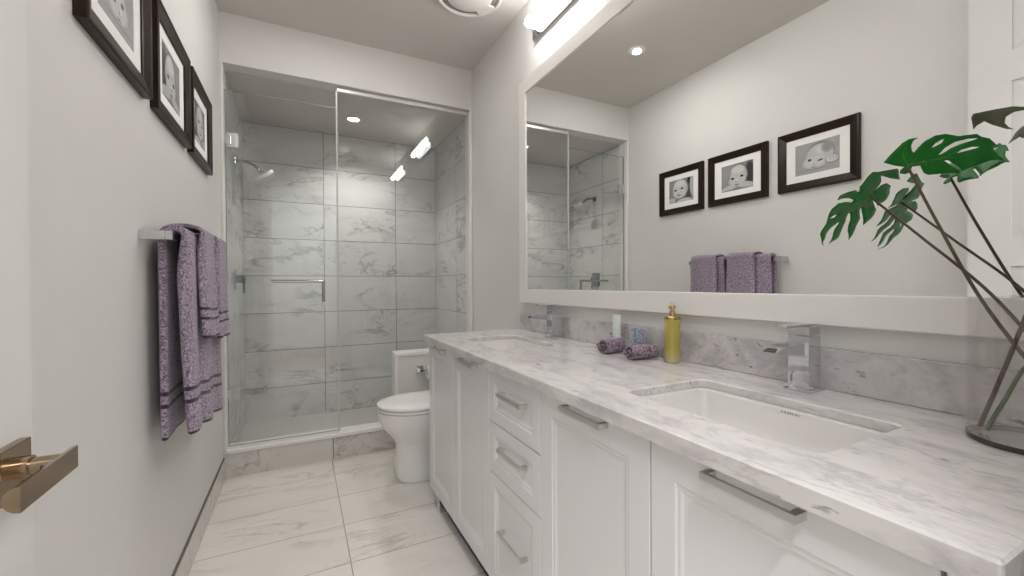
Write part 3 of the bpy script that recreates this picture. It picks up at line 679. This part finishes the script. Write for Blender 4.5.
def picture(y0, y1, label, pm):
    yc, zc = (y0 + y1) / 2, (PZ0 + PZ1) / 2
    t = thing('picture_frame', label, 'picture', (0.0, yc, zc), 'framed baby photographs on the left wall')
    bm = NB()
    def rg(i, x): return [bm.verts.new(p) for p in ((x, y0 + i, PZ0 + i), (x, y1 - i, PZ0 + i), (x, y1 - i, PZ1 - i), (x, y0 + i, PZ1 - i))]
    sq = [rg(0, 0.0005), rg(0, 0.022), rg(0.002, 0.025), rg(0.008, 0.0255), rg(0.010, 0.023), rg(0.013, 0.0225), rg(0.044, 0.0155), rg(0.047, 0.0135), rg(0.047, 0.008)]
    for a, b in zip(sq, sq[1:]):
        for k in range(4): bm.faces.new((a[k], a[(k + 1) % 4], b[(k + 1) % 4], b[k]))
    obj('frame', bm, M['espresso'], t)
    bm = NB(); ow, oh = 0.119, 0.092
    o_ = [bm.verts.new((0.009, yc + a * (0.216 - 0.045), zc + b * (0.178 - 0.045))) for a, b in ((-1, -1), (1, -1), (1, 1), (-1, 1))]
    i_ = [bm.verts.new((0.009, yc + a * ow, zc + b * oh)) for a, b in ((-1, -1), (1, -1), (1, 1), (-1, 1))]
    j_ = [bm.verts.new((0.0075, yc + a * (ow - 0.0015), zc + b * (oh - 0.0015))) for a, b in ((-1, -1), (1, -1), (1, 1), (-1, 1))]
    for A_, B_ in ((o_, i_), (i_, j_)):
        for k in range(4): bm.faces.new((A_[k], A_[(k + 1) % 4], B_[(k + 1) % 4], B_[k]))
    obj('mat_board', bm, M['mat'], t)
    bm = NB(); box(bm, 0.004, 0.0072, yc - ow, yc + ow, zc - oh, zc + oh); obj('photo_print', bm, pm, t)
picture(1.176, 1.6075, 'dark framed photo of a baby lying with a fist by its face, nearest the doorway', PR[0])
picture(1.674, 2.112, 'dark framed photo of a baby resting its chin on its arms, middle of three', PR[1])
picture(2.158, 2.580, 'dark framed photo of a baby looking straight out, nearest the shower', PR[2])

# ================================================================== TOWEL BAR and TOWELS
tb = thing('towel_bar', 'square chrome towel bar on the left wall', 'towel bar', (0.0, 1.9, 1.285))
bm = NB(); box(bm, 0.060, 0.078, 1.555, 2.235, 1.272, 1.299, 0.0015); obj('rail', bm, M['chrome'], tb)
for a, b in ((1.555, 1.580), (2.210, 2.235)):
    bm = NB(); box(bm, 0.0005, 0.0605, a, b, 1.272, 1.299, 0.0015); obj('bracket', bm, M['chrome'], tb)

def towel(name, label, group, y0, y1, back, front, ztop, zb, zf0, zf1, th, folds, mat, seed, flare=1.0, curl=0.012):
    """cloth folded over the rail; back / front are the x of the two hanging plies, zf0 / zf1 the front hem at y0 / y1"""
    ny, nd = 44, 26
    rows_ = []
    def fold(y, k):
        t = (y - y0) / (y1 - y0)
        return sum(a * math.sin(2 * PI * (f * t + p)) for a, f, p in folds) * k
    for side in ('back', 'top', 'front'):
        n = 8 if side == 'top' else nd
        for k in range(n + (1 if side == 'front' else 0)):
            q = k / n; row = []
            for j in range(ny + 1):
                t = j / ny; y = y0 + (y1 - y0) * t
                edge = 1.0 - min(1.0, min(t, 1 - t) * 9)
                zf = zf0 + (zf1 - zf0) * t + 0.004 * math.sin(5 * t + seed)
                if side == 'back':
                    z = zb + (ztop - 0.02 - zb) * q; drop = (1 - q)
                    x = back + 0.004 * fold(y, drop) / 0.01 * 0.4
                elif side == 'top':
                    a = PI * (1 - q); rx = (front - back) / 2
                    x = (front + back) / 2 + rx * math.cos(a); z = ztop - 0.02 + 0.02 * math.sin(a)
                else:
                    z = ztop - 0.02 + (zf - ztop + 0.02) * q; drop = q
                    x = front + fold(y, drop ** 1.3) * flare + 0.014 * drop ** 2
                x -= curl * edge ** 1.5 * min(1.0, drop * 6) if side == 'front' else 0
                yy = y + 0.012 * (t - 0.5) * (0 if side != 'front' else q) + 0.004 * math.sin(5 * q + 3 * seed) * (q if side == 'front' else 0)
                hem = zf if side == 'front' else zb
                row.append((x, yy, z, abs(z - hem) if side != 'top' else 9.0))
            rows_.append(row)
    bm = NB(); uvl = bm.loops.layers.uv.new('uv')
    vs = [[bm.verts.new(p[:3]) for p in r] for r in rows_]
    for i in range(len(vs) - 1):
        for j in range(ny):
            f = bm.faces.new((vs[i][j], vs[i][j + 1], vs[i + 1][j + 1], vs[i + 1][j]))
            for lp, (a, b) in zip(f.loops, ((i, j), (i, j + 1), (i + 1, j + 1), (i + 1, j))): lp[uvl].uv = (b / ny, rows_[a][b][3])
    o = obj(name, bm, mat, loc=(front, (y0 + y1) / 2, zf0), smooth=True)
    md = o.modifiers.new('cloth', 'SOLIDIFY'); md.thickness = th; md.offset = 0.0
    m2 = o.modifiers.new('soft', 'SUBSURF'); m2.levels = 1; m2.render_levels = 1
    return tag(o, label, name.replace('_', ' '), group)
PUR_L, PUR_D, PUR_S = (0.52, 0.43, 0.52), (0.085, 0.05, 0.095), (0.035, 0.016, 0.038)
mb = towel_mat('heathered_bath_towel', PUR_L, PUR_D, PUR_S, ((-0.001, 0.012), (0.100, 0.112), (0.138, 0.150)))
mh = towel_mat('heathered_hand_towel', PUR_L, PUR_D, PUR_S, ((-0.001, 0.010), (0.062, 0.071), (0.094, 0.103)))
towel('bath_towel', 'long purple-grey bath towel on the rail, nearer the doorway', 'bath towels on the rail', 1.605, 1.895, 0.040, 0.098, 1.314, 0.665, 0.675, 0.655, 0.020, ((0.010, 1.6, 0.1), (0.005, 3.1, 0.3)), mb, 0.3, curl=0.02)
towel('bath_towel', 'long purple-grey bath towel on the rail, nearer the shower', 'bath towels on the rail', 1.925, 2.205, 0.040, 0.096, 1.313, 0.660, 0.640, 0.632, 0.018, ((0.009, 1.4, 0.55), (0.004, 2.7, 0.1)), mb, 1.7)
towel('hand_towel', 'small purple-grey hand towel draped over the bath towel nearer the doorway', 'hand towels on the rail', 1.695, 1.885, 0.0215, 0.127, 1.334, 1.05, 0.960, 0.955, 0.012, ((0.006, 1.2, 0.0), (0.003, 2.3, 0.4)), mh, 2.1, curl=0.016)
towel('hand_towel', 'small purple-grey hand towel draped over the bath towel nearer the shower', 'hand towels on the rail', 1.968, 2.172, 0.0215, 0.127, 1.334, 1.05, 0.935, 0.930, 0.012, ((0.006, 1.3, 0.5), (0.003, 2.1, 0.2)), mh, 4.0, curl=0.016)

# ================================================================== ON THE COUNTER
def cloth_mat(name, light, dark):
    t = NT(name); c = t.coord()
    s = t.ramp(t.noise(c, 130, 3, 0.7), 0.38, 0.62)
    t.base(t.mix(s, dark, light)).set(Roughness=0.95, Sheen_Weight=0.3); t.bump(t.noise(c, 200, 3, 0.7), 0.7, 0.004)
    return t.m
pw = cloth_mat('purple_terry', (0.36, 0.27, 0.335), (0.075, 0.04, 0.07))
bw = cloth_mat('blue_grey_terry', (0.46, 0.50, 0.56), (0.20, 0.235, 0.30))
def rolled(cx, cy, rad, length, yaw, label, mat, turns=2.6, squash=0.92, seed=0, upright=False):
    """washcloth rolled into a spiral; the spiral end faces the left of the room"""
    bm = NB(); n = 90; th = 0.0080; nl = 10
    prof_o, prof_i = [], []
    for k in range(n + 1):
        a = k / n; ang = 2 * PI * turns * a + 0.6
        r = 0.006 + (rad - 0.006) * a ** 0.92
        wob = 1 + 0.03 * math.sin(3 * ang + seed)
        prof_o.append((r * wob * math.cos(ang), r * wob * math.sin(ang))); ri = max(r - th * (0.55 + 0.45 * a), 0.002)
        prof_i.append((ri * wob * math.cos(ang), ri * wob * math.sin(ang)))
    loop = prof_o + prof_i[::-1]
    rings = []
    for q in range(nl + 1):
        f = q / nl; x = -length / 2 + length * f
        e_ = 1 - 0.05 * (2 * abs(f - 0.5)) ** 6
        ring = []
        for m_, (a, b) in enumerate(loop):
            pull = (0.010 * (1 - math.hypot(a, b) / rad)) * (1 if f < 0.5 else -1) * (2 * abs(f - 0.5)) ** 4
            ring.append((x - pull * 0.7 + 0.002 * mnoise.noise((a * 90, b * 90, f * 3 + seed)), a * e_ + 0.0022 * mnoise.noise((a * 50, f * 6, seed + 3.0)), b * e_ * squash + 0.0022 * mnoise.noise((b * 50, f * 6, seed + 8.0))))
        rings.append(ring)
    vs = ring_loft(bm, rings, False)
    N = len(loop)
    for ring, rev in ((vs[0], False), (vs[-1], True)):
        for k in range(n):
            q = (ring[k], ring[k + 1], ring[N - 2 - k], ring[N - 1 - k])
            bm.faces.new(q if rev else q[::-1])
    if upright: bm.transform(Matrix.Rotation(math.radians(90), 4, 'Y'))
    zmin = min(v.co.z for v in bm.verts)
    bm.transform(Matrix.Translation((cx, cy, CZ - zmin + 0.0004)) @ Matrix.Rotation(yaw, 4, 'Z'))
    o = obj('rolled_washcloth', bm, mat, loc=(cx, cy, CZ), smooth=True)
    return tag(o, label, 'washcloth', 'rolled washcloths on the counter')
rolled(1.460, 1.245, 0.036, 0.094, math.radians(8), 'purple rolled washcloth in front of the small pale tube', pw, 1.92, 0.94, 0.4)
rolled(1.464, 1.096, 0.035, 0.104, math.radians(-4), 'purple rolled washcloth beside the golden bottle', pw, 1.9, 0.88, 2.2)
rolled(1.512, 1.170, 0.036, 0.085, math.radians(60), 'blue-grey washcloth roll standing on end behind the purple ones', bw, 1.7, 1.0, 5.1, True)

# golden bottle
bx, by = 1.512, 1.003
bt = thing('bottle', 'tall golden bottle with a gold pump on the counter', 'bottle', (bx, by, CZ))
t_ = NT('golden_liquid_plastic'); zz = t_.sep(t_.coord())[2]
t_.base(t_.mix(t_.ramp(zz, 0.0, 0.06), (0.62, 0.52, 0.26), (0.47, 0.38, 0.07))).set(Roughness=0.12, Transmission_Weight=0.25, Coat_Weight=0.4); M['gold_liquid'] = t_.m
M['gold'] = simple('gold_metal', (0.55, 0.42, 0.16), 0.25, 1.0, var=0.05)
bm = NB(); lathe(bm, [(0.022, 0.0), (0.0245, 0.003), (0.0245, 0.143), (0.0225, 0.146)], (bx, by, CZ), 'Z', 36); obj('bottle_body', bm, M['gold_liquid'], bt, smooth=True)
bm = NB(); lathe(bm, [(0.0252, 0.143), (0.0252, 0.151), (0.023, 0.153), (0.010, 0.154)], (bx, by, CZ), 'Z', 36); obj('collar', bm, M['gold'], bt, smooth=True)
bm = NB(); lathe(bm, [(0.009, 0.153), (0.009, 0.168), (0.0065, 0.170), (0.0065, 0.176), (0.0095, 0.178), (0.0095, 0.186), (0.008, 0.188)], (bx, by, CZ), 'Z', 24); box(bm, bx - 0.016, bx, by - 0.003, by + 0.003, CZ + 0.179, CZ + 0.185, 0.001); obj('pump', bm, M['gold'], bt, smooth=True)
bm = NB(); lathe(bm, [(0.0135, 0.155), (0.014, 0.185), (0.011, 0.195), (0.005, 0.199)], (bx, by, CZ), 'Z', 28, False); obj('clear_cap', bm, M['vase'], bt, smooth=True)

# small pale tube standing behind the first washcloth
ux, uy = 1.532, 1.300
tu = thing('lotion_tube', 'small pale green tube standing against the backsplash', 'tube', (ux, uy, CZ))
M['tubebody'] = simple('pale_tube', (0.66, 0.72, 0.68), 0.35)
bm = NB(); rings = []
for z, rx, ry in ((0.022, 0.0155, 0.0185), (0.026, 0.016, 0.019), (0.09, 0.012, 0.0215), (0.125, 0.005, 0.024), (0.137, 0.0012, 0.0245)):
    rings.append([(ux + rx * math.cos(2 * PI * k / 28), uy + ry * math.sin(2 * PI * k / 28), CZ + z) for k in range(28)])
ring_loft(bm, rings); obj('tube_body', bm, M['tubebody'], tu, smooth=True)
bm = NB(); lathe(bm, [(0.0145, 0.0), (0.0155, 0.002), (0.0155, 0.022)], (ux, uy, CZ), 'Z', 28); obj('tube_cap', bm, M['paper'], tu, smooth=True)
bm = NB(); box(bm, ux - 0.0166, ux - 0.0158, uy - 0.008, uy + 0.008, CZ + 0.040, CZ + 0.044); box(bm, ux - 0.0158, ux - 0.015, uy - 0.008, uy + 0.008, CZ + 0.052, CZ + 0.054); obj('printed_lines', bm, simple('print_grey', (0.35, 0.38, 0.36), 0.6), tu)

# ================================================================== VASE with MONSTERA STEMS
vx, vy, vr, vh = 1.453, 0.220, 0.0765, 0.236
vs_ = thing('glass_vase', 'tall clear cylinder vase at the near end of the counter', 'vase', (vx, vy, CZ))
bm = NB(); lathe(bm, [(vr, 0.009), (vr, vh - 0.001), (vr - 0.0012, vh), (vr - 0.003, vh - 0.001), (vr - 0.003, 0.010)], (vx, vy, CZ), 'Z', 72, False); obj('vase_wall', bm, M['vase'], vs_, smooth=True)
bm = NB(); lathe(bm, [(vr - 0.0035, 0.0075), (vr - 0.0035, 0.0095)], (vx, vy, CZ), 'Z', 72); obj('vase_floor', bm, M['vase'], vs_, smooth=True)
bm = NB(); lathe(bm, [(vr - 0.006, 0.0006), (vr - 0.001, 0.001), (vr, 0.003), (vr, 0.0088), (vr - 0.003, 0.0088), (vr - 0.006, 0.0006)], (vx, vy, CZ), 'Z', 72, False); obj('vase_base', bm, M['vasebase'], vs_, smooth=True)['label'] = 'thick clear glass base edge with its dark refraction put into the tint'

t_ = NT('monstera_leaf'); c_ = t_.coord()
n_ = t_.noise(c_, 22, 4)
t_.base(t_.mix(n_, (0.004, 0.10, 0.010), (0.015, 0.20, 0.022))).set(Roughness=0.42, Specular_IOR_Level=0.25); M['leaf'] = t_.m
t_ = NT('monstera_leaf_dull'); c_ = t_.coord()
t_.base(t_.mix(t_.noise(c_, 30, 4), (0.035, 0.045, 0.025), (0.14, 0.15, 0.10))).set(Roughness=0.5); M['leafdull'] = t_.m
M['vein'] = simple('leaf_vein', (0.10, 0.20, 0.05), 0.5)
def stem_mat(name, a, b):
    t = NT(name); t.base(t.mix(t.ramp(t.noise(t.coord(), 9, 2), 0.35, 0.65), a, b)).set(Roughness=0.4); return t.m
SG = stem_mat('stem_green', (0.05, 0.08, 0.02), (0.10, 0.12, 0.035)); SBR = stem_mat('stem_brown', (0.085, 0.035, 0.02), (0.07, 0.07, 0.025))

def leaf(parent, P0, mv, lv, outline, holes, veins, mat, curl, name='leaf_blade', flip=1):
    P0, mv, lv = Vector(P0), Vector(mv).normalized(), Vector(lv).normalized(); nv = mv.cross(lv) * flip
    bm = NB(); es = []
    for lp in [outline] + holes:
        v = [bm.verts.new((a / 1000, b / 1000, 0)) for a, b in lp]
        es += [bm.edges.new((v[i], v[(i + 1) % len(v)])) for i in range(len(v))]
    bmesh.ops.triangle_fill(bm, use_beauty=True, edges=es)
    bmesh.ops.subdivide_edges(bm, edges=bm.edges[:], cuts=2, use_grid_fill=True)
    def warp(a, b):
        return curl[0] * abs(b) ** 1.5 * 4 + curl[1] * a * a * 6 + curl[2] * 0.004 * math.sin(a * 130 + b * 90)
    for v in bm.verts:
        a, b = v.co.x, v.co.y; v.co = P0 + mv * a + lv * b + nv * warp(a, b)
    base = parent.location
    o = obj(name, bm, mat, parent, smooth=True)
    md = o.modifiers.new('thickness', 'SOLIDIFY'); md.thickness = 0.0009; md.offset = 0.0
    bm = NB()
    for i, vn in enumerate(veins):
        pts = [(a / 1000, b / 1000) for a, b in vn]
        d = bezier([(a, b, 0) for a, b in pts], 6)
        p3 = [P0 + mv * p.x + lv * p.y + nv * warp(p.x, p.y) for p in d]
        k = len(p3)
        tube(bm, p3, [(0.0011 if i == 0 else 0.0007) * (1 - 0.7 * j / k) for j in range(k)], 6)
    obj('leaf_veins', bm, M['vein'], o, smooth=True)
    return o

A_O = [(-38,10),(-27,26),(-15,44),(-5,50),(8,51),(2,46),(0,37),(2,28),(6,24),(11,32),(19,44),(31,52),(47,53),(59,49),(65,47),(76,48),(89,48),(97,42),(108,38),(116,30),(122,22),(115,24),(119,14),(127,6),(138,-4),(127,-1),(115,-1),(102,-7),(88,-14),(81,-17),(78,-11),(58,5),(52,5),(77,-16),(78,-20),(64,-19),(46,-20),(34,-20),(27,-16),(23,-9),(19,-1),(7,-2),(7,-13),(-1,-16),(-9,-14),(-9,-8),(-4,-2),(-19,2)]
A_H = [[(30,30),(34,38),(41,43),(46,44),(44,38),(37,34)],[(42,16),(49,28),(63,37),(78,41),(92,40),(86,38),(72,33),(58,26),(47,18)],[(68,16),(74,22),(86,26),(97,25),(89,22),(76,18)]]
A_V = [[(1,1),(21,5),(48,10),(77,24),(106,30)],[(4,1),(15,20),(32,47)],[(21,5),(34,23),(58,45)],[(48,10),(80,8),(130,1)],[(45,10),(59,-7),(75,-15)],[(21,5),(40,-8),(61,-17)],[(1,1),(-11,25),(-2,47)]]
B_O = [(-27, -60), (-36, -44), (-70, -1), (-71, 9), (-63, 32), (-50, 6), (-37, -27), (-31, -14), (-16, -3), (-6, 2), (-14, -1), (-29, -2), (-39, 6), (-44, 27), (-36, 45), (-21, 50), (-10, 46), (-4, 50), (-3, 31), (0, 10), (1, 25), (2, 55), (13, 59), (40, 62), (34, 37), (25, 13), (26, 3), (39, 27), (55, 46), (82, 57), (72, 31), (49, -7), (50, -16), (61, -12), (79, 11), (97, 18), (118, 10), (97, -6), (78, -20), (79, -26), (92, -29), (111, -25), (125, -17), (129, 3), (128, -19), (120, -42), (105, -55), (87, -67), (74, -82), (59, -78), (45, -59), (36, -41), (30, -40), (36, -59), (47, -76), (56, -86), (46, -89), (30, -76), (17, -60), (16, -49), (12, -45), (9, -61), (-7, -61)]
B_H = [[(88, -59), (77, -54), (70, -44), (79, -48)]]
B_V = [[(-1, -1), (50, -23), (85, -34), (120, -25)], [(12, -6), (21, 44), (37, 59)], [(35, -16), (62, 26), (79, 54)], [(53, -26), (84, 9), (113, 11)], [(23, -12), (44, -49), (71, -69)], [(-2, -3), (-17, -30), (-27, -54)], [(-3, -1), (-23, 16), (-40, 23)], [(19, -11), (28, -58), (52, -84)]]
D_O = [(85,-32),(81,-37),(57,-29),(32,-22),(18,-13),(-2,-3),(-8,8),(7,6),(18,-8),(30,-11),(40,-7),(44,2),(41,11),(35,19),(45,12),(61,-5),(70,-17),(79,-14),(83,-8),(84,-17)]
D_V = [[(0,0),(33,-17),(81,-32)],[(30,-15),(50,-20),(78,-22)],[(22,-12),(45,-12),(44,4)]]

def monstera(label, path, rad, mat, blade=None):
    p = Vector(path[0]); t = thing('monstera_leaf', label, 'plant stem', p, 'monstera stems in the vase')
    bm = NB(); pts = bezier(path, 10); k = len(pts)
    tube(bm, pts, [rad * (1 - 0.35 * j / k) for j in range(k)], 10); obj('stem', bm, mat, t, smooth=True)
    if blade: leaf(t, *blade)
    return t
monstera('monstera stem with the broad green leaf held highest over the vase', [(1.474, 0.158, 0.892), (1.461, 0.225, 1.00), (1.4545, 0.284, 1.113), (1.459, 0.34, 1.25), (1.460, 0.382, 1.361)], 0.0034, SBR, ((1.460, 0.382, 1.361), (0.639, -0.769, -0.02), (-0.277, -0.254, 0.927), A_O, A_H, A_V, M['leaf'], (0.02, 0.03, 0.4)))
monstera('monstera stem with the green leaf drooping lowest to the left', [(1.494, 0.176, 0.892), (1.483, 0.21, 1.00), (1.471, 0.272, 1.113), (1.481, 0.37, 1.225), (1.488, 0.453, 1.317)], 0.0032, SBR, ((1.488, 0.453, 1.317), (-0.392, 0.504, -0.769), (0.918, 0.159, -0.363), B_O, B_H, B_V, M['leaf'], (0.03, 0.03, 0.4)))
monstera('brown monstera stem with a dull dark leaf curling at the upper right', [(1.4475, 0.280, 0.889), (1.455, 0.250, 1.006), (1.462, 0.226, 1.11), (1.492, 0.196, 1.28), (1.5204, 0.2316, 1.427)], 0.0034, SBR, ((1.5204, 0.2316, 1.427), (-0.532, 0.769, -0.355), (0.555, 0.0, -0.832), D_O, [], D_V, M['leafdull'], (0.03, 0.02, 0.8)))
# a second stem leaning the same way; its leaf is beyond the right edge of the picture
monstera('cut green monstera stem leaning right across the vase', [(1.430, 0.268, 0.889), (1.441, 0.250, 0.942), (1.456, 0.226, 1.01), (1.482, 0.168, 1.112), (1.50, 0.12, 1.22), (1.505, 0.10, 1.32)], 0.0034, SG)
